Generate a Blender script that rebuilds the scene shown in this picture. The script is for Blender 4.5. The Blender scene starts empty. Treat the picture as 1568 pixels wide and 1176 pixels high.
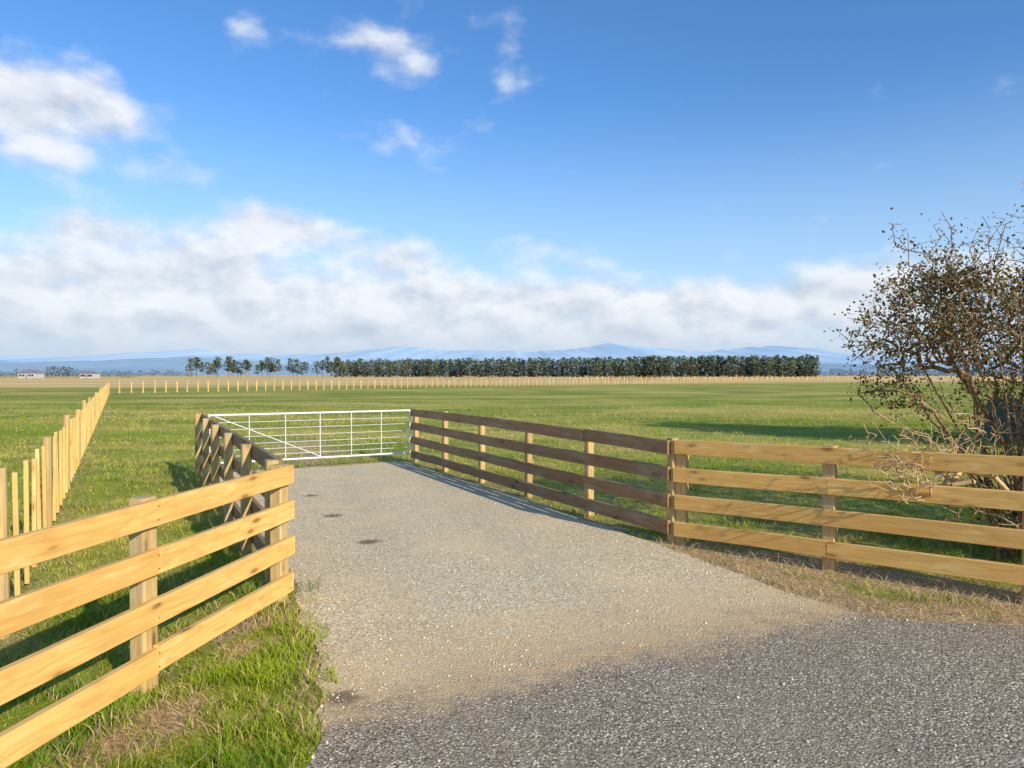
import bpy, math, random
import numpy as np
from mathutils import Vector
random.seed(7); R=np.random.default_rng(11)
scene=bpy.context.scene
scene.view_settings.view_transform='Standard'
scene.view_settings.look='None'
scene.view_settings.exposure=0
SUN_EL=math.radians(24); SH=Vector((.63,-.777,0)).normalized()
SUN=Vector((SH.x*math.cos(SUN_EL),SH.y*math.cos(SUN_EL),math.sin(SUN_EL)))
CAMH=1.8; F=1100.0; HY=574.0

# ---------------------------------------------------------------- node helpers
class NT:
    def __init__(s,tree): s.t=tree; s.n=tree.nodes; s.l=tree.links
    def new(s,typ,**k):
        n=s.n.new(typ)
        for a,b in k.items(): setattr(n,a,b)
        return n
    def put(s,sock,v):
        if isinstance(v,bpy.types.NodeSocket): s.l.new(v,sock)
        else:
            try: sock.default_value=v
            except Exception: sock.default_value=(*v,1.0)
    def m(s,op,a,b=None,c=None,clamp=False):
        n=s.new('ShaderNodeMath',operation=op,use_clamp=clamp); s.put(n.inputs[0],a)
        if b is not None: s.put(n.inputs[1],b)
        if c is not None: s.put(n.inputs[2],c)
        return n.outputs[0]
    def smooth(s,v,a,b,o0=0.,o1=1.):
        n=s.new('ShaderNodeMapRange',interpolation_type='SMOOTHSTEP')
        for i,x in enumerate((v,a,b,o0,o1)): s.put(n.inputs[i],x)
        return n.outputs[0]
    def mix(s,f,a,b,blend='MIX'):
        n=s.new('ShaderNodeMix',data_type='RGBA',blend_type=blend)
        s.put(n.inputs[0],f); s.put(n.inputs[6],a); s.put(n.inputs[7],b)
        return n.outputs[2]
    def noise(s,vec,scale,detail=4,rough=.55,dist=0.):
        n=s.new('ShaderNodeTexNoise'); s.put(n.inputs['Vector'],vec)
        s.put(n.inputs['Scale'],scale); s.put(n.inputs['Detail'],detail)
        s.put(n.inputs['Roughness'],rough); s.put(n.inputs['Distortion'],dist)
        return n.outputs[0]
    def voro(s,vec,scale,feat='F1'):
        n=s.new('ShaderNodeTexVoronoi',feature=feat); s.put(n.inputs['Vector'],vec); s.put(n.inputs['Scale'],scale)
        return n
    def vmul(s,vec,v):
        n=s.new('ShaderNodeVectorMath',operation='MULTIPLY'); s.put(n.inputs[0],vec); s.put(n.inputs[1],v); return n.outputs[0]
    def vadd(s,vec,v):
        n=s.new('ShaderNodeVectorMath',operation='ADD'); s.put(n.inputs[0],vec); s.put(n.inputs[1],v); return n.outputs[0]
    def bump(s,h,strength,dist):
        n=s.new('ShaderNodeBump'); s.put(n.inputs['Strength'],strength); s.put(n.inputs['Distance'],dist); s.put(n.inputs['Height'],h); return n.outputs[0]
def mat(name):
    m=bpy.data.materials.new(name); m.use_nodes=True
    nt=NT(m.node_tree); b=m.node_tree.nodes['Principled BSDF']
    b.inputs['Roughness'].default_value=.8
    b.inputs['Specular IOR Level'].default_value=.25
    return m,nt,b
def c4(c): return (c[0],c[1],c[2],1.)

# ---------------------------------------------------------------- mesh collector
class MB:
    def __init__(s): s.v=[];s.f=[];s.wc=[];s.rn=[];s.mi=[]
    def add(s,vs,fs,wcs=None,rn=0.,mi=0):
        o=len(s.v); s.v+= [tuple(x) for x in vs]
        s.f+= [tuple(i+o for i in f) for f in fs]
        s.wc+= wcs if wcs else [tuple(x) for x in vs]
        s.rn+= [rn]*len(vs); s.mi+=[mi]*len(fs)
    def beam(s,p0,p1,side,h,t,ch=.005,nseg=1,warp=0.,mi=0,rn=None):
        p0=Vector(p0);p1=Vector(p1);a=(p1-p0);L=a.length;a.normalize()
        b=Vector(side);b=(b-a*b.dot(a)).normalized();c=a.cross(b)
        hh=h/2;tt=t/2
        prof=[(-tt+ch,-hh),(tt-ch,-hh),(tt,-hh+ch),(tt,hh-ch),(tt-ch,hh),(-tt+ch,hh),(-tt,hh-ch),(-tt,-hh+ch)]
        vs=[];w=[];off=random.random()*60
        r=random.random() if rn is None else rn
        ph=random.random()*6
        for i in range(nseg+1):
            u=i/nseg; base=p0+a*(L*u)
            ww=warp*math.sin(u*3.1+ph) if nseg>1 else 0
            for (x,y) in prof:
                vs.append(base+b*(x+ww*.6)+c*(y+ww)); w.append((L*u+off,x+off,y))
        fs=[]
        for i in range(nseg):
            for k in range(8):
                k2=(k+1)%8; fs.append((i*8+k,i*8+k2,i*8+8+k2,i*8+8+k))
        fs.append(tuple(range(7,-1,-1))); fs.append(tuple(nseg*8+k for k in range(8)))
        s.add(vs,fs,w,r,mi)
    def cyl(s,p0,p1,r0,r1,n=8,mi=0,rn=None,cap=True):
        p0=Vector(p0);p1=Vector(p1);a=(p1-p0);L=a.length
        if L<1e-6: return
        a.normalize(); b=Vector((0,0,1)) if abs(a.z)<.9 else Vector((1,0,0))
        b=(b-a*b.dot(a)).normalized();c=a.cross(b); off=random.random()*60
        vs=[];w=[]
        for i,(p,r) in enumerate(((p0,r0),(p1,r1))):
            for k in range(n):
                t=2*math.pi*k/n; q=b*math.cos(t)*r+c*math.sin(t)*r
                vs.append(p+q); w.append((L*i+off,math.cos(t)*r+off,math.sin(t)*r))
        fs=[(k,(k+1)%n,n+(k+1)%n,n+k) for k in range(n)]
        if cap: fs+= [tuple(range(n-1,-1,-1)),tuple(n+k for k in range(n))]
        s.add(vs,fs,w,random.random() if rn is None else rn,mi)
    def obj(s,name,mats,smooth=False,parent=None):
        me=bpy.data.meshes.new(name); me.from_pydata(s.v,[],s.f)
        a=me.attributes.new('wc','FLOAT_VECTOR','POINT'); a.data.foreach_set('vector',np.array(s.wc,dtype=np.float32).ravel())
        a=me.attributes.new('rn','FLOAT','POINT'); a.data.foreach_set('value',np.array(s.rn,dtype=np.float32))
        for m in mats: me.materials.append(m)
        me.polygons.foreach_set('material_index',s.mi)
        if smooth: me.polygons.foreach_set('use_smooth',[True]*len(s.f))
        me.update(); o=bpy.data.objects.new(name,me); scene.collection.objects.link(o)
        if parent: o.parent=parent
        return o
def np_mesh(name,V,nper,Fidx,col,m):
    me=bpy.data.meshes.new(name); me.vertices.add(len(V)); me.vertices.foreach_set('co',V.astype(np.float32).ravel())
    tot=sum(a.size for a in Fidx); nf=sum(len(a) for a in Fidx)
    me.loops.add(tot); me.polygons.add(nf)
    me.loops.foreach_set('vertex_index',np.concatenate([a.ravel() for a in Fidx]).astype(np.int32))
    sizes=np.concatenate([np.full(len(a),a.shape[1]) for a in Fidx])
    st=np.concatenate([[0],np.cumsum(sizes)[:-1]])
    me.polygons.foreach_set('loop_start',st.astype(np.int32))
    me.update(calc_edges=True)
    a=me.attributes.new('col','FLOAT_VECTOR','POINT'); a.data.foreach_set('vector',col.astype(np.float32).ravel())
    me.materials.append(m); me.validate()
    o=bpy.data.objects.new(name,me); scene.collection.objects.link(o); return o
GRID=R.random((256,256))
def vn(x,y,s,o=0):
    x=np.asarray(x)/s+o*17.3+1000; y=np.asarray(y)/s+o*7.7+1000
    xi=np.floor(x).astype(int);yi=np.floor(y).astype(int);fx=x-xi;fy=y-yi
    fx=fx*fx*(3-2*fx);fy=fy*fy*(3-2*fy)
    g=lambda a,b:GRID[a%256,b%256]
    return (g(xi,yi)*(1-fx)+g(xi+1,yi)*fx)*(1-fy)+(g(xi,yi+1)*(1-fx)+g(xi+1,yi+1)*fx)*fy
def sstep(x,a,b):
    t=np.clip((x-a)/(b-a),0,1); return t*t*(3-2*t)
def inpoly(x,y,P):
    ins=np.zeros(x.shape,bool); n=len(P)
    for i in range(n):
        x1,y1=P[i];x2,y2=P[(i+1)%n]
        if y1==y2: continue
        c=((y1>y)!=(y2>y))&(x<(x2-x1)*(y-y1)/(y2-y1)+x1); ins^=c
    return ins
def distline(x,y,P):
    d=np.full(x.shape,1e9)
    for (x1,y1),(x2,y2) in zip(P[:-1],P[1:]):
        dx,dy=x2-x1,y2-y1; t=np.clip(((x-x1)*dx+(y-y1)*dy)/(dx*dx+dy*dy),0,1)
        d=np.minimum(d,np.hypot(x-x1-t*dx,y-y1-t*dy))
    return d

# ---------------------------------------------------------------- layout
LE=[(-.98,3.63),(-1.12,4.05),(-1.28,4.65),(-1.58,5.3),(-1.76,6.0),(-3.5,9.2),(-5.3,12.75)]
GE=[(-5.2,13.15),(-3.6,14.05),(-2.15,14.95)]
RE=[(-1.95,14.3),(-.3,11.3),(1.2,8.35),(1.62,7.35),(2.04,6.47),(2.37,5.72)]
RE2=[(2.65,5.36),(3.1,5.22),(3.64,5.08),(4.6,4.25),(8,1.4),(12,-4)]
def dense(P,step=.12,j=.035,seed=3):
    out=[]
    for (x1,y1),(x2,y2) in zip(P[:-1],P[1:]):
        n=max(1,int(math.hypot(x2-x1,y2-y1)/step))
        for i in range(n):
            t=i/n; x=x1+(x2-x1)*t; y=y1+(y2-y1)*t
            out.append((x+ (vn(x,y,.25,seed)-.5)*j*3+random.uniform(-1,1)*j*.4, y+(vn(x,y,.25,seed+1)-.5)*j*3))
    out.append(P[-1]); return out
DRIVE=dense([(-.97,3.75)]+LE[1:]+GE+RE+[(2.45,5.52)])
ALL=dense([(-1.1,-6),(-1.0,3.2)]+LE+GE+RE+RE2,seed=3)
def gz(x,y): return -.13*np.exp(-((x+2.85)/.8)**2-((y-3.5)/1.6)**2)
def dirtf(x,y):
    d=np.exp(-(distline(x,y,[RE[3],RE[4],RE[5],RE2[0],RE2[1],RE2[2],RE2[3]])/.55)**2)*1.15
    fl=[(1.9,7.5),(4.2,5.5),(6,3.9)]
    d=np.maximum(d,np.exp(-(distline(x,y,fl)/.42)**2)*.9)
    d=np.maximum(d,np.exp(-(distline(x,y,LE[:5])/.12)**2)*.6)
    d=np.maximum(d,np.exp(-(distline(x,y,LE[4:]+GE)/.22)**2)*.7)
    d=np.maximum(d,np.exp(-(distline(x,y,RE)/.24)**2)*.55)
    d=np.maximum(d,np.exp(-(distline(x,y,[(-3.4,4.8),(-39,70)])/.3)**2)*.4)
    d=np.maximum(d,np.exp(-(distline(x,y,[(-4,14.8),(-6,20)])/1.2)**2)*.5)
    p=vn(x,y,.55,5)*.6+vn(x,y,.2,6)*.4
    strip=np.exp(-((x+1.75)/.6)**2-((y-4.4)/1.5)**2)
    d=np.maximum(d,strip*sstep(p,.46,.75)*.85)
    return np.clip(d*(.55+.9*p),0,1)

# ---------------------------------------------------------------- materials
def wood(name,ca,cb,dark,grey=0.):
    m,nt,b=mat(name)
    at=nt.new('ShaderNodeAttribute',attribute_name='wc'); rn=nt.new('ShaderNodeAttribute',attribute_name='rn')
    P=at.outputs['Vector']; r=rn.outputs['Fac']
    wob=nt.noise(nt.vmul(P,(1.2,5,5)),1.,2)
    g=nt.noise(nt.vmul(P,(1.1,40,40)),1.,5,.6,.6)
    rings=nt.m('SINE',nt.m('MULTIPLY',nt.m('ADD',nt.noise(nt.vmul(P,(.9,9,9)),1.,2,.5),wob),34.))
    c=nt.mix(nt.smooth(g,.3,.7),c4(ca),c4(cb))
    c=nt.mix(nt.smooth(rings,.2,1.,0.,.30),c,c4(dark))
    c=nt.mix(nt.m('MULTIPLY',nt.m('POWER',r,1.6),.55),c,nt.mix(.5,c4(cb),c4(dark)))
    kv=nt.voro(nt.vmul(P,(2.9,9,9)),1.)
    kc=nt.new('ShaderNodeSeparateColor'); nt.l.new(kv.outputs['Color'],kc.inputs[0])
    on=nt.smooth(kc.outputs[0],.35,.5)
    kd=nt.m('ADD',kv.outputs['Distance'],nt.m('MULTIPLY',nt.m('SUBTRACT',g,.5),.14))
    kn=nt.m('MULTIPLY',nt.smooth(kd,.08,.19,.85,0.),on)
    halo=nt.m('MULTIPLY',nt.smooth(kd,.08,.42,.5,0.),on)
    c=nt.mix(halo,c,c4(dark))
    c=nt.mix(kn,c,c4([x*.55 for x in dark]))
    st=nt.smooth(nt.noise(nt.vmul(P,(.8,3,3)),2.,4),.48,.72,0.,.4+grey)
    c=nt.mix(st,c,c4((.38,.34,.22) if grey else [x*.72 for x in cb]))
    pale=nt.smooth(nt.noise(nt.vmul(P,(1.6,7,7)),1.7,4),.55,.75,0.,.5)
    c=nt.mix(pale,c,c4([min(.96,ca[0]*1.1),ca[1]*1.15+.04,ca[2]*1.2+.08]))
    nt.put(b.inputs['Base Color'],c); b.inputs['Roughness'].default_value=.6
    nt.put(b.inputs['Normal'],nt.bump(nt.m('SUBTRACT',g,nt.m('MULTIPLY',kn,.6)),.6,.005))
    return m
W_rail=wood('timber_rail_pine',(.92,.58,.19),(.80,.45,.12),(.50,.24,.06))
W_dark=wood('timber_rail_shaded',(.40,.235,.11),(.29,.165,.075),(.14,.075,.03),.15)  # shade of the unlit fence legs put into a darker rail colour
W_post=wood('timber_post_treated',(.66,.45,.18),(.50,.34,.14),(.28,.17,.06),.22)
W_bat=wood('timber_batten',(.90,.57,.19),(.74,.43,.13),(.50,.26,.07))

def leafmat(name,trans=.35,rough=.6):
    m,nt,b=mat(name); at=nt.new('ShaderNodeAttribute',attribute_name='col')
    nt.put(b.inputs['Base Color'],at.outputs['Color']); b.inputs['Roughness'].default_value=rough
    b.inputs['Specular IOR Level'].default_value=.2
    tr=nt.new('ShaderNodeBsdfTranslucent'); nt.put(tr.inputs[0],at.outputs['Color'])
    mx=nt.new('ShaderNodeMixShader'); mx.inputs[0].default_value=trans
    nt.l.new(b.outputs[0],mx.inputs[1]); nt.l.new(tr.outputs[0],mx.inputs[2])
    nt.l.new(mx.outputs[0],m.node_tree.nodes['Material Output'].inputs[0]); return m
M_grass=leafmat('grass_blades',.4); M_leaf=leafmat('shrub_leaves',.2); M_pine=leafmat('pine_foliage',.1,.9)

# ground
M_ground,nt,b=mat('pasture_ground')
geo=nt.new('ShaderNodeNewGeometry'); P=geo.outputs['Position']
sx=nt.new('ShaderNodeSeparateXYZ'); nt.l.new(P,sx.inputs[0]); X,Y=sx.outputs[0],sx.outputs[1]
n1=nt.noise(P,.35,5,.6); n2=nt.noise(P,3.5,6,.65); n3=nt.noise(P,38.,3,.7); n4=nt.noise(nt.vmul(P,(.03,.08,1)),1.,5,.65)
n5=nt.noise(nt.vmul(P,(.10,.2,1)),1.,5,.65)
g=nt.mix(nt.smooth(n2,.3,.7),c4((.22,.28,.018)),c4((.42,.45,.03)))
g=nt.mix(nt.smooth(n1,.4,.62,0.,.7),g,c4((.54,.45,.08)))
g=nt.mix(nt.smooth(n3,.35,.7,0.,.6),g,c4((.11,.14,.012)))
g=nt.mix(nt.smooth(n4,.42,.60,0.,.8),g,c4((.58,.46,.13)))
g=nt.mix(nt.smooth(n5,.46,.60,0.,.75),g,c4((.15,.22,.018)))
dirtc=nt.mix(nt.smooth(n3,.35,.65),c4((.36,.23,.11)),c4((.68,.50,.26)))
da=nt.new('ShaderNodeAttribute',attribute_name='dirt')
g=nt.mix(nt.smooth(nt.m('ADD',da.outputs['Fac'],nt.m('MULTIPLY',nt.m('SUBTRACT',n2,.5),.6)),.25,.65),g,dirtc)
far=nt.m('SUBTRACT',Y,nt.m('ADD',nt.m('MULTIPLY',X,.45),112.))
far=nt.m('ADD',far,nt.m('MULTIPLY',nt.m('SUBTRACT',nt.noise(nt.vmul(P,(.02,.05,1)),1.,4),.5),70.))
tan=nt.mix(nt.smooth(nt.noise(nt.vmul(P,(.01,.03,1)),1.,5),.35,.65),c4((.88,.56,.23)),c4((.60,.45,.16)))
g=nt.mix(nt.smooth(far,0.,45.),g,tan)
nt.put(b.inputs['Base Color'],g); b.inputs['Roughness'].default_value=.95
nt.put(b.inputs['Normal'],nt.bump(nt.m('ADD',n2,nt.m('MULTIPLY',n3,.6)),.7,.05))

def roadmat(name):
    m,nt,b=mat(name)
    geo=nt.new('ShaderNodeNewGeometry'); P=geo.outputs['Position']
    sx=nt.new('ShaderNodeSeparateXYZ'); nt.l.new(P,sx.inputs[0]); X,Y=sx.outputs[0],sx.outputs[1]
    big=nt.noise(P,.9,4,.6); mid=nt.noise(P,6.,5,.65)
    f=nt.m('SUBTRACT',Y,nt.m('ADD',nt.m('MULTIPLY',X,.504),4.30))
    f=nt.m('ADD',f,nt.m('ADD',nt.m('MULTIPLY',nt.m('SUBTRACT',big,.5),.9),nt.m('MULTIPLY',nt.m('SUBTRACT',mid,.5),.6)))
    dr=nt.smooth(f,-.3,.5)
    dust=nt.m('MULTIPLY',nt.smooth(f,-.5,.1),nt.smooth(f,.25,1.6,1.,0.))
    v1=nt.voro(P,66.); v2=nt.voro(P,84.)
    cr=nt.new('ShaderNodeSeparateColor'); nt.l.new(v1.outputs['Color'],cr.inputs[0])
    cr2=nt.new('ShaderNodeSeparateColor'); nt.l.new(v2.outputs['Color'],cr2.inputs[0])
    rc=nt.mix(cr2.outputs[0],c4((.215,.17,.118)),c4((.60,.485,.345)))
    rc=nt.mix(nt.smooth(cr2.outputs[1],.88,.95),rc,c4((.94,.82,.63)))
    rc=nt.mix(nt.smooth(v2.outputs['Distance'],.4,.8,0.,.85),rc,c4((.095,.075,.053)))
    rc=nt.mix(nt.smooth(big,.4,.7,0.,.25),rc,c4((.26,.205,.145)))
    gc=nt.mix(cr.outputs[0],c4((.60,.455,.265)),c4((.98,.81,.51)))
    gc=nt.mix(nt.smooth(cr.outputs[1],.84,.92),gc,c4((.99,.94,.74)))
    gc=nt.mix(nt.smooth(cr.outputs[2],.9,.96,0.,.75),gc,c4((.26,.20,.13)))
    gc=nt.mix(nt.smooth(v1.outputs['Distance'],.42,.75,0.,.7),gc,c4((.34,.25,.14)))
    gc=nt.mix(nt.smooth(big,.45,.7,0.,.4),gc,c4((.92,.67,.36)))
    gc=nt.mix(nt.smooth(mid,.5,.75,0.,.3),gc,c4((.56,.43,.26)))
    c=nt.mix(dr,rc,gc)
    c=nt.mix(nt.m('MULTIPLY',dust,nt.smooth(mid,.25,.75,.3,.75)),c,c4((.72,.49,.25)))
    tr=nt.m('ADD',X,nt.m('MULTIPLY',Y,.30)); 
    for t0 in (.95,2.35):
        q=nt.m('ABSOLUTE',nt.m('SUBTRACT',tr,nt.m('ADD',t0-.25,nt.m('MULTIPLY',big,.5))))
        c=nt.mix(nt.m('MULTIPLY',nt.smooth(q,.1,.45,.16,0.),nt.smooth(mid,.3,.6)),c,c4((.44,.35,.24)))
    for (px,py,r,s) in ((475,760,.17,1.),(510,791,.16,1.),(565,832,.17,1.),(520,1073,.14,.9)):
        z=F*CAMH/(py-HY); xx=(px-784)/F*z
        d=nt.m('POWER',nt.m('ADD',nt.m('POWER',nt.m('SUBTRACT',X,xx),2.),nt.m('POWER',nt.m('SUBTRACT',Y,z),2.)),.5)
        d=nt.m('ADD',d,nt.m('MULTIPLY',nt.m('SUBTRACT',mid,.5),.32))
        c=nt.mix(nt.smooth(d,r*.2,r,.85*s,0.),c,c4((.17,.12,.07)))
    nt.put(b.inputs['Base Color'],c); b.inputs['Roughness'].default_value=.95; b.inputs['Specular IOR Level'].default_value=.08
    h=nt.m('SUBTRACT',nt.m('MULTIPLY',mid,.5),nt.m('ADD',nt.m('MULTIPLY',v1.outputs['Distance'],.6),nt.m('MULTIPLY',v2.outputs['Distance'],.5)))
    nt.put(b.inputs['Normal'],nt.bump(h,.6,.010))
    return m
M_road=roadmat('chipseal_and_gravel')

# ---------------------------------------------------------------- ground sheet
nx,ny=420,420
u=np.linspace(-1,1,nx); xs=np.sinh(u*9.2)/math.sinh(9.2)*30000
v=np.linspace(-.62,1,ny); ys=4+np.sinh(v*9.2)/math.sinh(9.2)*30000
GX,GY=np.meshgrid(xs,ys); gx=GX.ravel();gy=GY.ravel()
V=np.stack([gx,gy,gz(gx,gy)],1)
ii=np.arange(nx*ny).reshape(ny,nx)
Fq=np.stack([ii[:-1,:-1],ii[:-1,1:],ii[1:,1:],ii[1:,:-1]],-1).reshape(-1,4)
dirt=dirtf(gx,gy)
ground=np_mesh('grass_field_ground',V,4,[Fq],np.zeros((len(V),3)),M_ground)
a=ground.data.attributes.new('dirt','FLOAT','POINT'); a.data.foreach_set('value',dirt.astype(np.float32))

def flat(name,P,z,m):
    me=bpy.data.meshes.new(name); me.from_pydata([(x,y,z) for x,y in P],[],[tuple(range(len(P)))])
    me.materials.append(m); 
    if me.polygons[0].normal.z<0: me.flip_normals()
    o=bpy.data.objects.new(name,me); scene.collection.objects.link(o); return o
flat('road',ALL,.004,M_road); flat('gravel_driveway',DRIVE,.008,M_road)

# ---------------------------------------------------------------- post and rail fences
M_metal_dark,nt,b=mat('nail_steel'); b.inputs['Base Color'].default_value=(.15,.13,.11,1); b.inputs['Metallic'].default_value=.6
def railfence(name,posts,side,rail_mat,post_mat,ztop,ext0=.06,ext1=.06,pw=.12):
    mb=MB(); n=len(posts)
    d=Vector((posts[-1][0]-posts[0][0],posts[-1][1]-posts[0][1],0)).normalized()
    nrm=Vector((d.y,-d.x,0))*side
    for i,(x,y,dz) in enumerate(posts):
        lean=Vector((random.uniform(-.008,.008),random.uniform(-.008,.008),0))
        g0=float(gz(np.array(x),np.array(y)))
        mb.beam((x,y,g0-.25),Vector((x,y,dz+ztop+random.uniform(-.01,.02)))+lean,nrm,pw,pw*.85,.012,mi=1)
    for k in range(4):
        zc=ztop-.075-k*.287
        brk=[0]+[j for j in range(1,n-1) if (j+ (k%2)*1)%2==0 and n>3]+[n-1]
        for a_,b_ in zip(brk[:-1],brk[1:]):
            pa=Vector(posts[a_][:2]+(posts[a_][2]+zc,)); pb=Vector(posts[b_][:2]+(posts[b_][2]+zc,))
            dd=(pb-pa).normalized()
            pa=pa-dd*((ext0+random.uniform(-.008,.012)) if a_==0 else -.0015); pb=pb+dd*(ext1 if b_==n-1 else -.0015)
            o=nrm*(pw*.425+.0225+.002)
            jz=Vector((0,0,random.uniform(-.005,.005)))
            mb.beam(pa+o+jz,pb+o+jz,nrm,.15,.045,.004,nseg=8,warp=.006,mi=0)
            for (px,py,pz) in posts[a_:b_+1]:
                for q in (-.04,.04):
                    c=Vector((px,py,pz+zc+q))+nrm*(pw*.425+.0475)
                    mb.cyl(c,c+nrm*.003,.004,.004,6,mi=2)
    return mb.obj(name,[rail_mat,post_mat,M_metal_dark])
def lerp(a,b,n): return [(a[0]+(b[0]-a[0])*i/n,a[1]+(b[1]-a[1])*i/n,a[2]+(b[2]-a[2])*i/n) for i in range(n+1)]
railfence('post_and_rail_fence',lerp((-1.98,14.8,0),(1.72,7.66,0),5),1,W_dark,W_post,1.11,pw=.105,ext1=.02)
railfence('post_and_rail_fence.001',lerp((1.80,7.60,0),(1.80+1.13*3,7.60-1.0*3,.09),3),1,W_rail,W_post,1.11,pw=.115,ext0=.04)
railfence('post_and_rail_fence.002',lerp((-1.87,5.75,0),(-2.16-.29*2,4.2-1.55*2,0),3),-1,W_rail,W_post,1.07,pw=.125)
railfence('post_and_rail_fence.003',lerp((-1.99,5.93,0),(-5.6,12.8,0),5),1,W_dark,W_post,1.10,pw=.115,ext0=.0)

# ---------------------------------------------------------------- batten and wire fences
M_wire,nt,b=mat('fence_wire'); b.inputs['Base Color'].default_value=(.5,.5,.5,1); b.inputs['Metallic'].default_value=.7; b.inputs['Roughness'].default_value=.4
def wirefence(name,p0,p1,spacing,every,h=1.1,wires=True,bw=.05,pr=.06):
    mb=MB(); p0=Vector((*p0,0));p1=Vector((*p1,0));L=(p1-p0).length;d=(p1-p0)/L;nrm=Vector((d.y,-d.x,0))
    n=int(L/spacing)
    for i in range(n+1):
        p=p0+d*(i*spacing+random.uniform(-.03,.03))
        ln=Vector((random.uniform(-.02,.02),random.uniform(-.02,.02),0))
        if i%every==0:
            hh=h+random.uniform(-.02,.1); mb.cyl(p+Vector((0,0,-.2)),p+ln+Vector((0,0,hh-.01)),pr,pr*.95,10,mi=1); 
        else:
            q=p+nrm*.03
            mb.beam(q+Vector((0,0,.03)),q+ln+Vector((0,0,h-.05+random.uniform(-.03,.03))),nrm,bw,.036,.003,mi=0)
    if wires:
        for z in (.12,.3,.48,.66,.84,1.0):
            mb.cyl(p0+Vector((0,0,z)),p1+Vector((0,0,z)),.002,.002,4,mi=2)
    return mb.obj(name,[W_bat,W_post,M_wire])
wirefence('batten_and_wire_fence',(-3.56,5.0),(-38.6,68.8),.60,6,pr=.052)
wirefence('batten_and_wire_fence.001',(-38,69.5),(150,284),1.1,3,h=1.2,bw=.11,pr=.10)
wirefence('batten_and_wire_fence.002',(20,250),(330,300),2.0,4,h=1.4,bw=.17,pr=.13,wires=False)

# ---------------------------------------------------------------- gate
M_white,nt,b=mat('white_galvanised_paint')
tc=nt.new('ShaderNodeNewGeometry'); nn=nt.noise(tc.outputs['Position'],9.,5,.6)
nt.put(b.inputs['Base Color'],nt.mix(nt.smooth(nn,.4,.75,0.,.6),c4((.82,.83,.84)),c4((.6,.6,.58)))); b.inputs['Roughness'].default_value=.4; b.inputs['Metallic'].default_value=.1
mb=MB(); A=Vector((-5.46,12.93,0)); B=Vector((-2.10,14.78,0)); d=(B-A); L=d.length; d/=L
def G(s,z): return A+d*(s*L)+Vector((0,0,z))
zt,zb=1.07,.2
for s in (0.,1.): mb.cyl(G(s,zb),G(s,zt),.019,.019,10)
mb.cyl(G(0,zt),G(1,zt),.019,.019,10); mb.cyl(G(0,zb),G(1,zb),.019,.019,10)
for z in (.31,.42,.53,.66,.80,.93): mb.cyl(G(0,z),G(1,z),.0045,.0045,6)
for s in (.18,.35,.52,.68,.84): mb.cyl(G(s,zb),G(s,zt),.0085,.0085,6)
mb.cyl(G(0.02,zt-.02)+Vector((.01,.02,0)),G(.52,zb+.02)+Vector((.01,.02,0)),.0075,.0075,8)
for s,z in ((0,.33),(0,.93)):
    mb.cyl(G(s,z)-d*.14,G(s,z),.012,.012,6); mb.cyl(G(s,z-.03),G(s,z+.03),.03,.03,10)
mb.cyl(G(1,.7),G(1,.7)+d*.1,.01,.01,6)
mb.obj('metal_farm_gate',[M_white])

# ---------------------------------------------------------------- near grass
def blades(x,y,h,w,lean,col,name,m,z0=None,mid=.5):
    n=len(x); th=R.random(n)*2*np.pi; wx=np.cos(th)*w*.5; wy=np.sin(th)*w*.5
    la=R.random(n)*2*np.pi; lx=np.cos(la)*lean*h; ly=np.sin(la)*lean*h
    z=gz(x,y)-.004 if z0 is None else z0
    hz=h*np.sqrt(np.clip(1-.55*lean**2,.02,1))
    V=np.empty((n,5,3))
    V[:,0]=np.stack([x-wx,y-wy,z],1); V[:,1]=np.stack([x+wx,y+wy,z],1)
    V[:,2]=np.stack([x+wx*.8+lx*.33,y+wy*.8+ly*.33,z+hz*.6],1); V[:,3]=np.stack([x-wx*.8+lx*.33,y-wy*.8+ly*.33,z+hz*.6],1)
    V[:,4]=np.stack([x+lx,y+ly,z+hz],1)
    b=np.arange(n)[:,None]*5
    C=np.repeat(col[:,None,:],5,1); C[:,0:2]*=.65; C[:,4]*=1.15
    return np_mesh(name,V.reshape(-1,3),5,[b+np.array([[0,1,2,3]]),b+np.array([[3,2,4]])],C.reshape(-1,3),m)
N=560000
t=R.uniform(-.95,.95,N); y=np.exp(R.uniform(math.log(2.6),math.log(60),N)); x=t*y
dd=dirtf(x,y); ins=inpoly(x,y,ALL)
edged=distline(x,y,LE[:5])
ins=ins&~((edged<.10*vn(x,y,.3,14)*2)&(R.random(N)<.7))
clump=vn(x,y,.22,1)*.55+vn(x,y,.07,2)*.45; field=vn(x,y,1.6,3)*.5+vn(x*.6,y,7,4)*.5
tuft=sstep(clump,.3,.7)
fade=1-sstep(y,22,60)
keep=(~ins)&(R.random(N)<(1-.85*np.clip(dd*1.3,0,1)))&(R.random(N)<(.3+.7*tuft)*fade)
x,y,dd,clump,field,tuft=[q[keep] for q in (x,y,dd,clump,field,tuft)]
n=len(x)
edge=np.exp(-(distline(x,y,LE[:5])/.55)**2)
h=(.025+.045*R.random(n))*(.5+.95*tuft)*(.6+.7*field)*(1+1.1*edge)
patch=sstep(vn(x,y,.5,8),.55,.8)*(1-sstep(y,14,30))+sstep(vn(x*.5,y,3.5,8),.52,.78)*sstep(y,10,20)*.9
h*=1+.7*patch
w=.0035*(1+y/7.)
g1=np.array([.22,.335,.018]);g2=np.array([.48,.56,.035]);g3=np.array([.76,.60,.16]);tn=np.array([.80,.59,.28])
r=R.random(n)[:,None]
col=g1*(1-r)+g2*r; fm=(np.clip(sstep(field,.35,.68)*.85,0,1)*(1-.6*edge))[:,None]; col=col*(1-fm)+g3*fm
col*= (.55+.78*clump)[:,None]
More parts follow.
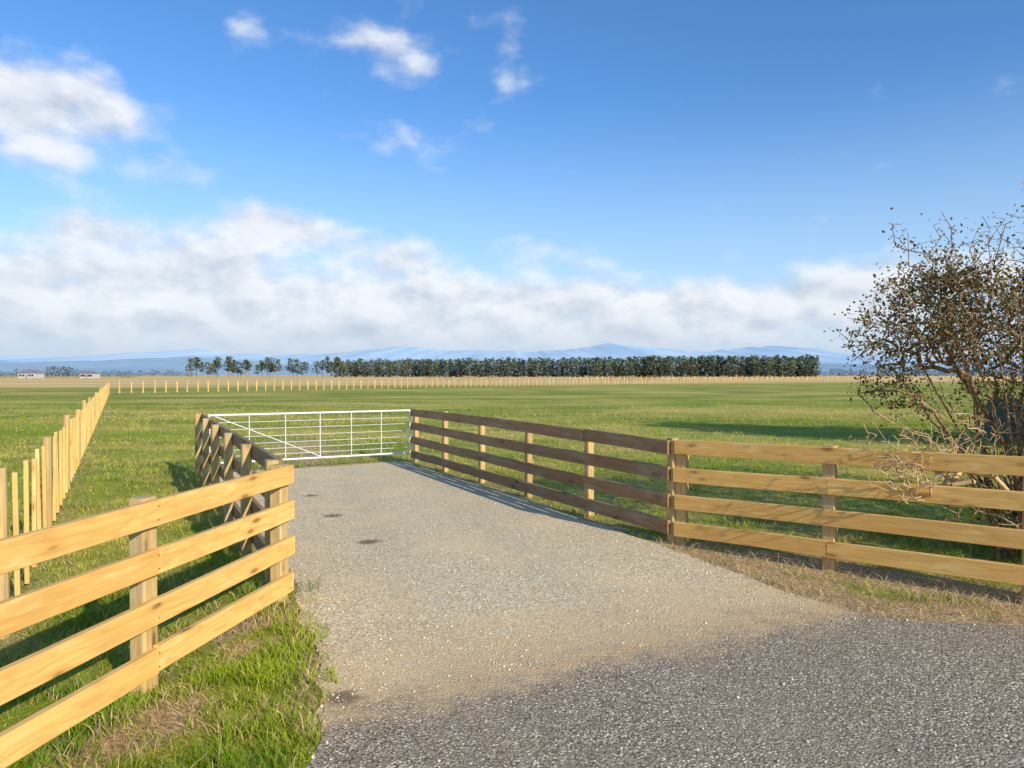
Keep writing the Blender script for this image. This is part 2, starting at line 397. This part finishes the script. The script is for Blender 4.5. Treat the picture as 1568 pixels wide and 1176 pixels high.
pt=np.clip(patch,0,1)[:,None]*.65; col=col*(1-pt)+np.array([.15,.28,.018])*pt
dry=(R.random(n)<(.07+.5*np.clip(dd,0,1)+.18*(vn(x,y,.8,9)>.58)))
col[dry]=tn*(.6+.6*R.random((dry.sum(),1)))
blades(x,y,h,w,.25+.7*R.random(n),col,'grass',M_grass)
N=90000
t=R.uniform(-.95,.95,N); y=np.exp(R.uniform(math.log(2.6),math.log(16),N)); x=t*y
dd=dirtf(x,y); ins=inpoly(x,y,ALL); near=distline(x,y,ALL)<.08
keep=((~ins)|(near&(R.random(N)<.12)))&(R.random(N)<dd*1.1)
x,y=x[keep],y[keep]; n=len(x)
col=np.array([.86,.64,.34])*(.3+.8*R.random((n,1)))
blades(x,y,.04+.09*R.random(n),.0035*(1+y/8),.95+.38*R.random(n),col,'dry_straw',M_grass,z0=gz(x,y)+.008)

# loose stones
N=24000
t=R.uniform(-.9,.9,N); y=np.exp(R.uniform(math.log(2.8),math.log(14),N)); x=t*y
f=y-(4.3+.504*x)
ins=inpoly(x,y,ALL); ed=distline(x,y,ALL)
keep=(R.random(N)<np.where(ins,np.where(f>0,.55,.04),0)*(.3+1.2*vn(x,y,.4,20))+np.exp(-(ed/.15)**2)*.4)
x,y=x[keep],y[keep]; n=len(x); s=.003+.0085*R.random(n)**2
O=np.array([[1,0,0],[0,1,0],[-1,0,0],[0,-1,0],[0,0,.7],[0,0,-.7]])
V=O[None]*s[:,None,None]*(.7+.6*R.random((n,6,1))); an=R.random(n)*6.28
c_,s_=np.cos(an),np.sin(an); VX=V[:,:,0]*c_[:,None]-V[:,:,1]*s_[:,None]; VY=V[:,:,0]*s_[:,None]+V[:,:,1]*c_[:,None]
V=np.stack([VX+x[:,None],VY+y[:,None],V[:,:,2]+.010],-1)
T=np.array([[0,1,4],[1,2,4],[2,3,4],[3,0,4],[1,0,5],[2,1,5],[3,2,5],[0,3,5]])
FT=(np.arange(n)[:,None,None]*6+T[None]).reshape(-1,3)
col=np.repeat(np.array([.82,.69,.50])*(.4+.8*R.random((n,1))),6,0)
M_stone,nt,b=mat('stone_chips'); at=nt.new('ShaderNodeAttribute',attribute_name='col'); nt.put(b.inputs['Base Color'],at.outputs['Color'])
np_mesh('loose_gravel',V.reshape(-1,3),6,[FT],col,M_stone)

# ---------------------------------------------------------------- shrubs / trees by nearest-branch growth
M_bark,nt,b=mat('twig_bark')
g_=nt.new('ShaderNodeNewGeometry'); at=nt.new('ShaderNodeAttribute',attribute_name='rn')
nz=nt.noise(g_.outputs['Position'],30.,4,.6)
cc=nt.mix(nt.smooth(nz,.3,.7),c4((.15,.085,.045)),c4((.42,.26,.14)))
cc=nt.mix(at.outputs['Fac'],cc,c4((.72,.50,.25)))
nt.put(b.inputs['Base Color'],cc); nt.put(b.inputs['Normal'],nt.bump(nz,.5,.01))
def grow(name,stems,pts,seg=.14,leafpts=None,leafsize=.035,leafn=10,leafcols=None,base_r=.004,dryflag=None,spread=.1,exp=.45,maxr=.05,lowf=.12,bend_k=.10):
    nodes=[];par=[];dry=[]
    for st in stems:
        prev=-1
        for p in st:
            nodes.append(np.array(p,float)); par.append(prev); dry.append(0.); prev=len(nodes)-1
    arr=np.zeros((len(nodes)+len(pts)*14+50,3)); arr[:len(nodes)]=nodes; cnt=len(nodes)
    for k,p in enumerate(pts):
        p=np.array(p,float)
        dv=arr[:cnt]-p; dist=np.sqrt((dv**2).sum(1))+np.maximum(dv[:,2],-.0)*1.2
        j=int(dist.argmin()); q=arr[j]; D=np.linalg.norm(p-q); ns=max(1,min(12,int(D/seg)))
        prev=j; bend=R.normal(0,bend_k*D,3); 
        for s in range(1,ns+1):
            u=s/ns; w=q*(1-u)+p*u+bend*math.sin(u*math.pi)+R.normal(0,.012,3)*(u<1)
            arr[cnt]=w; par.append(prev); dry.append(0. if dryflag is None else dryflag[k]); prev=cnt; cnt+=1
    wgt=np.zeros(cnt)
    ch=np.zeros(cnt,bool)
    for i in range(cnt):
        if par[i]>=0: ch[par[i]]=True
    wgt[~ch]=1
    for i in range(cnt-1,-1,-1):
        if par[i]>=0: wgt[par[i]]+=wgt[i]
    rad=np.minimum(base_r*wgt**exp,maxr)
    mb=MB()
    for i in range(cnt):
        if par[i]>=0:
            rr=rad[i]; mb.cyl(arr[par[i]],arr[i],min(rad[par[i]],rr*1.35),rr,5 if rr>.01 else 3,rn=dry[i]*random.uniform(.5,1),cap=False)
    root=bpy.data.objects.new(name,None); scene.collection.objects.link(root)
    mb.obj(name+'_branches',[M_bark],parent=root,smooth=True)
    lp=[];lc=[]
    for i in range(cnt):
        if wgt[i]<=4 and par[i]>=0:
            zz=arr[i][2]
            cl_=vn(arr[i][0]+arr[i][2]*.7,arr[i][1]+arr[i][2],.35,31)
            nl=R.poisson(leafn*(.35+1.3*cl_)*(.12 if dry[i]>.5 else 1.)*(1.6 if leafpts[0]<zz<leafpts[1] else .35 if zz>=leafpts[1] else lowf))
            if nl: lp.append(arr[i]+R.normal(0,spread,(nl,3))); lc.append(np.full(nl,dry[i]))
    lp=np.concatenate(lp);ld=np.concatenate(lc);n=len(lp)
    s=leafsize*(.6+.8*R.random(n)); a=R.normal(0,1,(n,3)); a/=np.linalg.norm(a,axis=1)[:,None]
    bb=R.normal(0,1,(n,3)); bb=np.cross(a,bb); bb/=np.linalg.norm(bb,axis=1)[:,None]
    A=a*s[:,None]; Bv=bb*s[:,None]*.32
    V=np.stack([lp-A*.5,lp+Bv,lp+A*.5,lp-Bv],1)
    ci=R.integers(0,len(leafcols),n); cl=np.array(leafcols)[ci]*(.6+.8*R.random((n,1)))*(.5+1.*vn(lp[:,0]+lp[:,2],lp[:,1]+lp[:,2],.25,12))[:,None]
    gm=sstep(vn(lp[:,0],lp[:,2]+lp[:,1],.5,22),.5,.75)[:,None]*.6
    cl=cl*(1-gm)+cl.mean(1,keepdims=True)*np.array([.9,1.35,.35])*gm
    cl[ld>.5]=np.array([.45,.31,.15])
    o=np_mesh(name+'_leaves',V.reshape(-1,3),4,[np.arange(n*4).reshape(n,4)],np.repeat(cl,4,0),M_leaf); o.parent=root
    return root,n
def ell(n,c,r,shell=.0):
    p=R.normal(0,1,(n,3)); p/=np.linalg.norm(p,axis=1)[:,None]; rr=(shell+(1-shell)*R.random(n))**(1/2.2)
    return np.array(c)+p*rr[:,None]*np.array(r)
stems=[]
bc=np.array([5.2,7.15,0])
for i in range(70):
    a=R.uniform(0,2*math.pi); r0=R.uniform(.05,.6); p0=bc+np.array([math.cos(a)*r0,math.sin(a)*r0*.7,-.05])
    out=np.array([math.cos(a)*R.uniform(.3,1.35),math.sin(a)*R.uniform(.3,1.0),R.uniform(1.2,2.4)])
    st=[]
    w1=R.normal(0,.07,3)
    for k in range(12):
        u=k/11; st.append(p0+np.array([out[0]*u**1.5,out[1]*u**1.5,out[2]*u])+w1*math.sin(u*5)+R.normal(0,.015,3))
    stems.append(st)
pts=np.concatenate([ell(820,(5.1,7.1,2.35),(1.3,1.1,.60)),ell(260,(4.15,7.05,2.2),(.62,.7,.38)),ell(520,(6.1,7.3,2.5),(1.2,1.1,.85)),ell(160,(4.3,7.1,2.65),(.36,.45,.42)),ell(200,(5.5,7.0,2.95),(.5,.5,.38)),ell(420,(5.35,7.05,1.6),(.95,.8,.7)),
  ell(520,(5.1,7.0,.9),(.75,.6,.95)),ell(340,(5.8,7.0,.8),(.7,.6,.9))])
pts=pts[pts[:,2]>.05]
sp=[]
for i in range(150):
    x0=R.uniform(3.95,6.6); y0=R.uniform(6.5,7.8); zt0=2.75+.18*math.sin(x0*4.2-.6)+(.15 if x0>5 else 0)
    hh=R.uniform(.1,.5)
    sp.append((x0,y0,zt0)); sp.append((x0+R.normal(0,.08),y0,zt0+hh*.5)); sp.append((x0+R.normal(0,.1),y0,zt0+hh))
for i in range(18):
    x0=R.uniform(3.9,4.35); y0=R.uniform(6.8,7.3); lean_=R.normal(0,.05)
    for q in range(4): sp.append((x0+lean_*q,y0,2.75+q*R.uniform(.10,.20)))
for i in range(90):
    z0=R.uniform(1.4,2.7); x0=3.95-.2*math.sin((z0-1.5)*2.6); sp.append((x0,R.uniform(6.8,7.3),z0)); sp.append((x0-R.uniform(.1,.45),R.uniform(6.7,7.3),z0+R.uniform(-.1,.2)))
pts=pts[np.argsort(np.linalg.norm(pts-bc,axis=1))]
dry=[0.]*len(pts)+[0.]*len(sp)
allp=list(pts)+sp
low=np.concatenate([ell(250,(3.75,6.45,1.18),(.82,.5,.42)),ell(240,(3.35,6.02,1.02),(.38,.22,.32)),ell(120,(4.4,6.8,1.15),(.7,.5,.5)),ell(130,(4.6,6.7,.5),(.6,.4,.35))])
low=low[np.argsort(np.linalg.norm(low-bc,axis=1))]
allp+=list(low); dry+=[1.]*len(low)
_,nl=grow('leafy_shrub',stems,allp,leafpts=(1.5,2.8),leafsize=.034,leafn=8,spread=.06,lowf=.2,bend_k=.15,
  leafcols=[(.085,.10,.02),(.13,.13,.03),(.19,.15,.04),(.25,.14,.05),(.16,.085,.035),(.30,.20,.07)],dryflag=dry,base_r=.0032,maxr=.024)
print('leaves',nl)
st=[]
for i in range(22):
    p0=np.array([R.uniform(5.4,9.2),R.uniform(5.3,8.2),-.05]); 
    if p0[0]/p0[1]<.88: continue
    st.append([p0+np.array([R.normal(0,.05)*k,R.normal(0,.04)*k,k*.2]) for k in range(8)])
p=np.concatenate([ell(420,(7.6,6.3,1.6),(1.15,1.2,1.4)),ell(320,(8.4,8.0,1.9),(1.3,1.4,1.5)),ell(380,(6.1,5.6,1.3),(.85,.7,1.35))]); p=p[(p[:,2]>.1)&(p[:,0]/p[:,1]>.80)]
grow('unseen_shade_shrub',st,list(p),seg=.25,leafpts=(0,3.6),leafsize=.07,leafn=9,spread=.10,leafcols=[(.085,.095,.02),(.13,.12,.03),(.20,.15,.04)],base_r=.004,maxr=.03)  # unseen shrub masses, added to shade the grass behind the right fence
def tree(name,x,y,h,r,n=420,seed=0):
    st=[[ (x+math.sin(k*.8)*.06,y+math.cos(k)*.05,-.1+k*h*.06) for k in range(9)]]
    p=np.concatenate([ell(n,(x,y,h*.62),(r,r,h*.36)),ell(n//3,(x+r*.3,y+r*.2,h*.5),(r*1.0,r*.9,h*.25))])
    p=p[np.argsort(np.linalg.norm(p-np.array([x,y,h*.3]),axis=1))]
    grow(name,st,list(p),seg=.4,leafpts=(0,h*1.1),leafsize=.20,leafn=12,spread=.22,leafcols=[(.06,.08,.02),(.09,.10,.03),(.05,.06,.02)],base_r=.008,maxr=.18)
tree('broadleaf_tree',14.8,15.2,6.7,2.1)
tree('broadleaf_tree.001',17.8,14.6,6.0,2.4)

# ---------------------------------------------------------------- distant pines, shrubs
def pines(name,specs,cols,m,nleaf=150,ls=.055):
    mb=MB(); LP=[];LS=[];LC=[]
    for (x,y,h,r,base) in specs:
        lx=R.normal(0,.03)*h
        mb.cyl((x,y,-.5),(x+lx,y,h*.85),h*.018,h*.006,5,rn=0.)
        k=nleaf; u=R.random(k); z=base+(1-base)*u
        prof=np.sqrt(np.clip(1-((z-base)/(1-base)*2-.85)**2/1.4,0.02,1))*(.75+.5*R.random(k))
        a=R.random(k)*6.28; 
        lump=.7+.5*np.sin(a*2+z*9+x)
        LP.append(np.stack([x+lx*z+np.cos(a)*r*prof*lump,y+np.sin(a)*r*prof*lump,h*z],1)); LS.append(np.full(k,h*ls))
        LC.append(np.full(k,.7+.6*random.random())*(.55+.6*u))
        for q in range(4):
            zz=h*(base+(1-base)*random.random()*.7); aa=random.random()*6.28
            mb.cyl((x+lx*.5,y,zz),(x+math.cos(aa)*r,y+math.sin(aa)*r,zz+h*.08),h*.006,h*.002,3,rn=0.,cap=False)
    lp=np.concatenate(LP);s=np.concatenate(LS);c=np.concatenate(LC);n=len(lp)
    V=lp[:,None,:]+R.normal(0,1,(n,4,3))*s[:,None,None]*np.array([1,1,.7]); 
    q=np.array(cols)[R.integers(0,len(cols),n)]*c[:,None]
    root=bpy.data.objects.new(name,None); scene.collection.objects.link(root)
    mb.obj(name+'_trunks',[M_bark],parent=root)
    o=np_mesh(name+'_foliage',V.reshape(-1,3),4,[np.arange(n*4).reshape(n,4)[:,[0,1,2]],np.arange(n*4).reshape(n,4)[:,[1,3,2]]],np.repeat(q,4,0),m); o.parent=root
def PX(px,z): return (px-784)/F*z
sp_=[]
px=292
while px<525:
    z=600+R.uniform(-25,25); hh=R.uniform(10,17.5)
    if not (334<px<348 or 384<px<392 or 430<px<438 or 474<px<482): sp_.append((PX(px,z),z,hh,R.uniform(2.2,3.8),R.uniform(.15,.5)))
    px+=R.uniform(3,10)
px=515
while px<1252:
    z=600+R.uniform(-12,25)+(px-515)*.05; hh=(14.0+(px-515)/735*5.0)*R.uniform(.87,1.06)
    sp_.append((PX(px,z),z,hh,R.uniform(2.8,4.4),R.uniform(.0,.10))); px+=R.uniform(1.8,4.4)
pines('pine_tree_row',sp_,[(.10,.14,.08),(.13,.165,.09),(.085,.115,.08),(.17,.19,.10)],M_pine,ls=.045)
sp_=[]
for px in np.arange(1240,1600,4.5): 
    z=1100+R.uniform(-60,60); hh=R.uniform(5,12)*(1.5 if 1340<px<1362 or 1395<px<1412 else 1); sp_.append((PX(px,z),z,hh,6.,.02))
for px in np.arange(-60,300,5):
    z=900+R.uniform(-60,60); hh=R.uniform(3,9)*(1.6 if 70<px<110 else 1); sp_.append((PX(px,z),z,hh,6.,.02))
for px in np.arange(-60,215,5):
    z=430+R.uniform(-30,30); hh=R.uniform(.8,3.2); sp_.append((PX(px,z),z,hh,3.5,.0))
pines('distant_trees',sp_,[(.08,.11,.10),(.09,.11,.10),(.07,.09,.09)],M_pine,90)
sp_=[]
for k in range(75):
    px=R.choice([R.uniform(900,1165),R.uniform(640,780),R.uniform(930,1010)]); z=R.uniform(260,330); sp_.append((PX(px,z),z,R.uniform(.5,1.6),R.uniform(1.,2.4),0.))
pines('dry_shrub_patch',sp_,[(.22,.12,.05),(.30,.17,.07),(.13,.085,.04)],M_pine,60)

# ---------------------------------------------------------------- hills
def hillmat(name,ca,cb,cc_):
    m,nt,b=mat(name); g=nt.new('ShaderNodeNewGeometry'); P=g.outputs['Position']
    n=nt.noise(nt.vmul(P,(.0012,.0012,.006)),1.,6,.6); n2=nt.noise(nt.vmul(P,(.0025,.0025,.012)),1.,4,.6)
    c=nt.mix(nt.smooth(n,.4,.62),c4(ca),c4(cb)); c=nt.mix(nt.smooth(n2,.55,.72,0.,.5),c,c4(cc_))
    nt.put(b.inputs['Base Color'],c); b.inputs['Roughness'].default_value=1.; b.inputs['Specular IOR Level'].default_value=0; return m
def hills(name,z,prof,m,rough,depth):
    xp=[p[0] for p in prof]; yp=[p[1] for p in prof]
    px=np.linspace(xp[0],xp[-1],700); py=np.interp(px,xp,yp); x=(px-784)/F*z
    hgt=(HY-py)/F*z+1.8+ (vn(x,x*0,z*.018,3)-.5)*rough+(vn(x,x*0,z*.006,4)-.5)*rough*.5
    rows=14; V=[]
    for r_ in range(rows):
        u=r_/(rows-1); yy=z-depth*(1-u)+0*x
        spur=(vn(x,yy,z*.03,6)-.5)*.25*math.sin(u*math.pi)
        V.append(np.stack([x,yy+(vn(x,yy,z*.03,7)-.5)*depth*.06*u,np.maximum(hgt*(u**1.1)+spur*hgt*.5,-5 if u==0 else 0)],1))
    V=np.concatenate(V); ii=np.arange(rows*700).reshape(rows,700)
    Fq=np.stack([ii[:-1,:-1],ii[:-1,1:],ii[1:,1:],ii[1:,:-1]],-1).reshape(-1,4)
    o=np_mesh(name,V,4,[Fq],np.zeros((len(V),3)),m); o.data.polygons.foreach_set('use_smooth',[True]*len(Fq)); return o
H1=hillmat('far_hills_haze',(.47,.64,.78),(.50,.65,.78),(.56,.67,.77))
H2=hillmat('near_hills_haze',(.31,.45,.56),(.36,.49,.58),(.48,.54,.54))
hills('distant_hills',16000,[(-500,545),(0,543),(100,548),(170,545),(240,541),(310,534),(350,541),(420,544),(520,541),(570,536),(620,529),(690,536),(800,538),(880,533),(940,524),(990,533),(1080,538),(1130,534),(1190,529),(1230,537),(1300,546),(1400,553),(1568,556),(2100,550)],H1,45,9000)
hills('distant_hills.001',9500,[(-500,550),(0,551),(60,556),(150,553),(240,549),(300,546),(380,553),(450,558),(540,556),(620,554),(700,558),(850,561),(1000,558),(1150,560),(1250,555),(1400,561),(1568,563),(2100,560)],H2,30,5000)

# ---------------------------------------------------------------- farmhouses far left, water tank
M_wall,nt,b=mat('house_wall_cream'); b.inputs['Base Color'].default_value=(.48,.47,.45,1)
M_roof,nt,b=mat('house_roof_iron'); b.inputs['Base Color'].default_value=(.22,.21,.22,1)
M_win,nt,b=mat('window_glass'); b.inputs['Base Color'].default_value=(.04,.05,.07,1); b.inputs['Roughness'].default_value=.1
def house(name,px,z,w,dp,h,rf):
    x=PX(px,z); e=bpy.data.objects.new(name,None); e.location=(x,z,0); scene.collection.objects.link(e)
    mb=MB(); mb.beam((-w/2,0,h/2),(w/2,0,h/2),(0,1,0),h,dp,.02); mb.obj('walls',[M_wall],parent=e)
    mb=MB(); o=.4; a,bb=w/2+o,dp/2+o; vs=[(-a,-bb,h),(a,-bb,h),(a,bb,h),(-a,bb,h),(-a+.4,0,h+rf),(a-.4,0,h+rf)]
    mb.add(vs,[(0,1,5,4),(2,3,4,5),(0,4,3),(1,2,5),(3,2,1,0)]); mb.obj('roof',[M_roof],parent=e)
    mb=MB()
    for k in np.linspace(-w*.36,w*.36,5)[[0,1,3,4]]: mb.beam((k-.6,-dp/2-.02,h*.55),(k+.6,-dp/2-.02,h*.55),(0,1,0),1.1,.06,.01)
    mb.obj('windows',[M_win],parent=e)
    mb=MB(); mb.beam((0,-dp/2-.02,.05),(0,-dp/2-.02,2.1),(0,1,0),.95,.07,.01); mb.obj('door',[M_roof],parent=e)
house('farmhouse',48,390,9,8,2.7,1.9); house('farmhouse.001',138,390,7,7,2.5,1.4)
M_tank,nt,b=mat('water_tank_green_plastic'); b.inputs['Base Color'].default_value=(.06,.13,.11,1); b.inputs['Roughness'].default_value=.6
mb=MB(); cx,cy,sc=13.75,20,.5; prof=[(1.0,0),(1.0,.25),(.97,.27),(.97,.33),(1.0,.35),(1.0,.6),(.97,.62),(.97,.68),(1.0,.7),(1.0,1.0),(.96,1.1),(.6,1.3),(.28,1.38),(.28,1.45),(0.02,1.47)]
k=32; vs=[(cx+sc*r_*math.cos(6.2832*i/k),cy+sc*r_*math.sin(6.2832*i/k),z_*.85) for r_,z_ in prof for i in range(k)]
mb.add(vs,[(j*k+i,j*k+(i+1)%k,(j+1)*k+(i+1)%k,(j+1)*k+i) for j in range(len(prof)-1) for i in range(k)]); mb.obj('water_tank',[M_tank])

# ---------------------------------------------------------------- world
w=bpy.data.worlds.new('World'); scene.world=w; w.use_nodes=True; nt=NT(w.node_tree)
bg=w.node_tree.nodes['Background']; BS=.12; bg.inputs['Strength'].default_value=BS
sky=nt.new('ShaderNodeTexSky',sky_type='NISHITA',sun_disc=False,sun_elevation=SUN_EL,sun_rotation=math.atan2(SH.x,SH.y))
sky.air_density=1.0; sky.dust_density=.6; sky.ozone_density=2.
tc=nt.new('ShaderNodeTexCoord'); sx=nt.new('ShaderNodeSeparateXYZ'); nt.l.new(tc.outputs['Generated'],sx.inputs[0])
az=nt.m('ARCTAN2',sx.outputs[0],sx.outputs[1]); el=nt.m('ARCSINE',sx.outputs[2])
def cb(x,y_,z=0.):
    n=nt.new('ShaderNodeCombineXYZ'); nt.put(n.inputs[0],x);nt.put(n.inputs[1],y_);nt.put(n.inputs[2],z); return n.outputs[0]
def ae(px,py):
    a=math.atan((px-784)/F); return a,math.atan((HY-py)/F*math.cos(a))
E=[(55,178,140,74,1.35),(0,120,85,38,.6),(175,170,50,50,.65),(60,240,100,28,.3),(395,42,60,22,.48),(580,74,105,44,.72),(620,95,60,40,.25),(772,95,32,52,.80),(640,222,80,36,.60),(270,262,65,24,.80),
(140,350,75,26,.8),(310,385,130,52,1.0),(400,335,65,30,.8),(480,352,85,30,.95),(40,410,200,70,.75),(600,395,100,34,.75),(830,380,64,28,.66),
(250,490,560,76,1.2),(750,480,420,62,1.1),(1100,490,420,52,.95),(1230,450,120,32,.4),(1330,415,85,42,.7),(1520,430,130,60,.7),(1290,335,70,16,.35)]
M=None
for (cx,cy,rx,ry,am) in E:
    a0,e0=ae(cx,cy); ca=math.cos(a0)**2; sa=rx/F*ca; se=ry/F*math.cos(a0)
    q=nt.m('MULTIPLY',nt.m('SUBTRACT',az,a0),1/sa); q2=nt.m('MULTIPLY',nt.m('SUBTRACT',el,e0),1/se)
    rr=nt.m('ADD',nt.m('MULTIPLY',q,q),nt.m('MULTIPLY',q2,q2))
    gsn=nt.m('MULTIPLY',nt.m('EXPONENT',nt.m('MULTIPLY',rr,-1.)),am)
    M=gsn if M is None else nt.m('ADD',M,gsn)
M=nt.m('MINIMUM',M,1.4)
p1=cb(az,nt.m('MULTIPLY',el,1.7)); 
def cn(v): return nt.noise(v,12.,7,.53,.1)
n1=cn(p1); n2=cn(nt.vadd(p1,(.012,.028,0)))
big=nt.noise(nt.vmul(p1,(1.,1.6,1.)),5.,3,.5)
raw=nt.m('ADD',M,nt.m('MULTIPLY',nt.m('SUBTRACT',n1,.5),2.1))
dens=nt.smooth(raw,.25,1.3)
shade=nt.m('ADD',.74,nt.m('MULTIPLY',nt.m('SUBTRACT',n1,n2),2.6),clamp=True)
shade=nt.m('MULTIPLY',shade,nt.smooth(nt.m('ADD',raw,nt.m('MULTIPLY',nt.m('SUBTRACT',big,.5),2.0)),.9,2.3,1.,.72))
cl=nt.mix(shade,c4([v/BS for v in (.50,.58,.70)]),c4([v/BS for v in (.95,.97,1.0)]))
hz=nt.smooth(el,math.radians(-1),math.radians(22),1.,0.)
skc=nt.mix(1.,sky.outputs[0],c4((.70,1.15,1.60)),'MULTIPLY')
skc=nt.mix(nt.m('MULTIPLY',hz,.74),skc,c4([v/BS for v in (.66,.82,.97)]))
low=nt.smooth(el,math.radians(.6),math.radians(5.5),1.,0.)
col=nt.mix(nt.m('MULTIPLY',dens,.92),skc,cl)
col=nt.mix(nt.m('MULTIPLY',low,.88),col,c4([v/BS for v in (.55,.66,.81)]))
nt.l.new(col,bg.inputs[0])

sd=bpy.data.lights.new('sun','SUN'); sd.energy=5.; sd.angle=math.radians(.5); sd.color=(1,.90,.73)
so=bpy.data.objects.new('sun',sd); so.rotation_euler=SUN.to_track_quat('Z','Y').to_euler(); so.location=(20,-30,30); scene.collection.objects.link(so)
cd=bpy.data.cameras.new('camera'); cd.sensor_width=36; cd.lens=36*F/1568; cd.clip_end=80000; cd.clip_start=.05
co=bpy.data.objects.new('camera',cd); co.location=(0,0,CAMH); co.rotation_euler=(math.radians(90)-math.atan((588-HY)/F),0,0)
scene.collection.objects.link(co); scene.camera=co
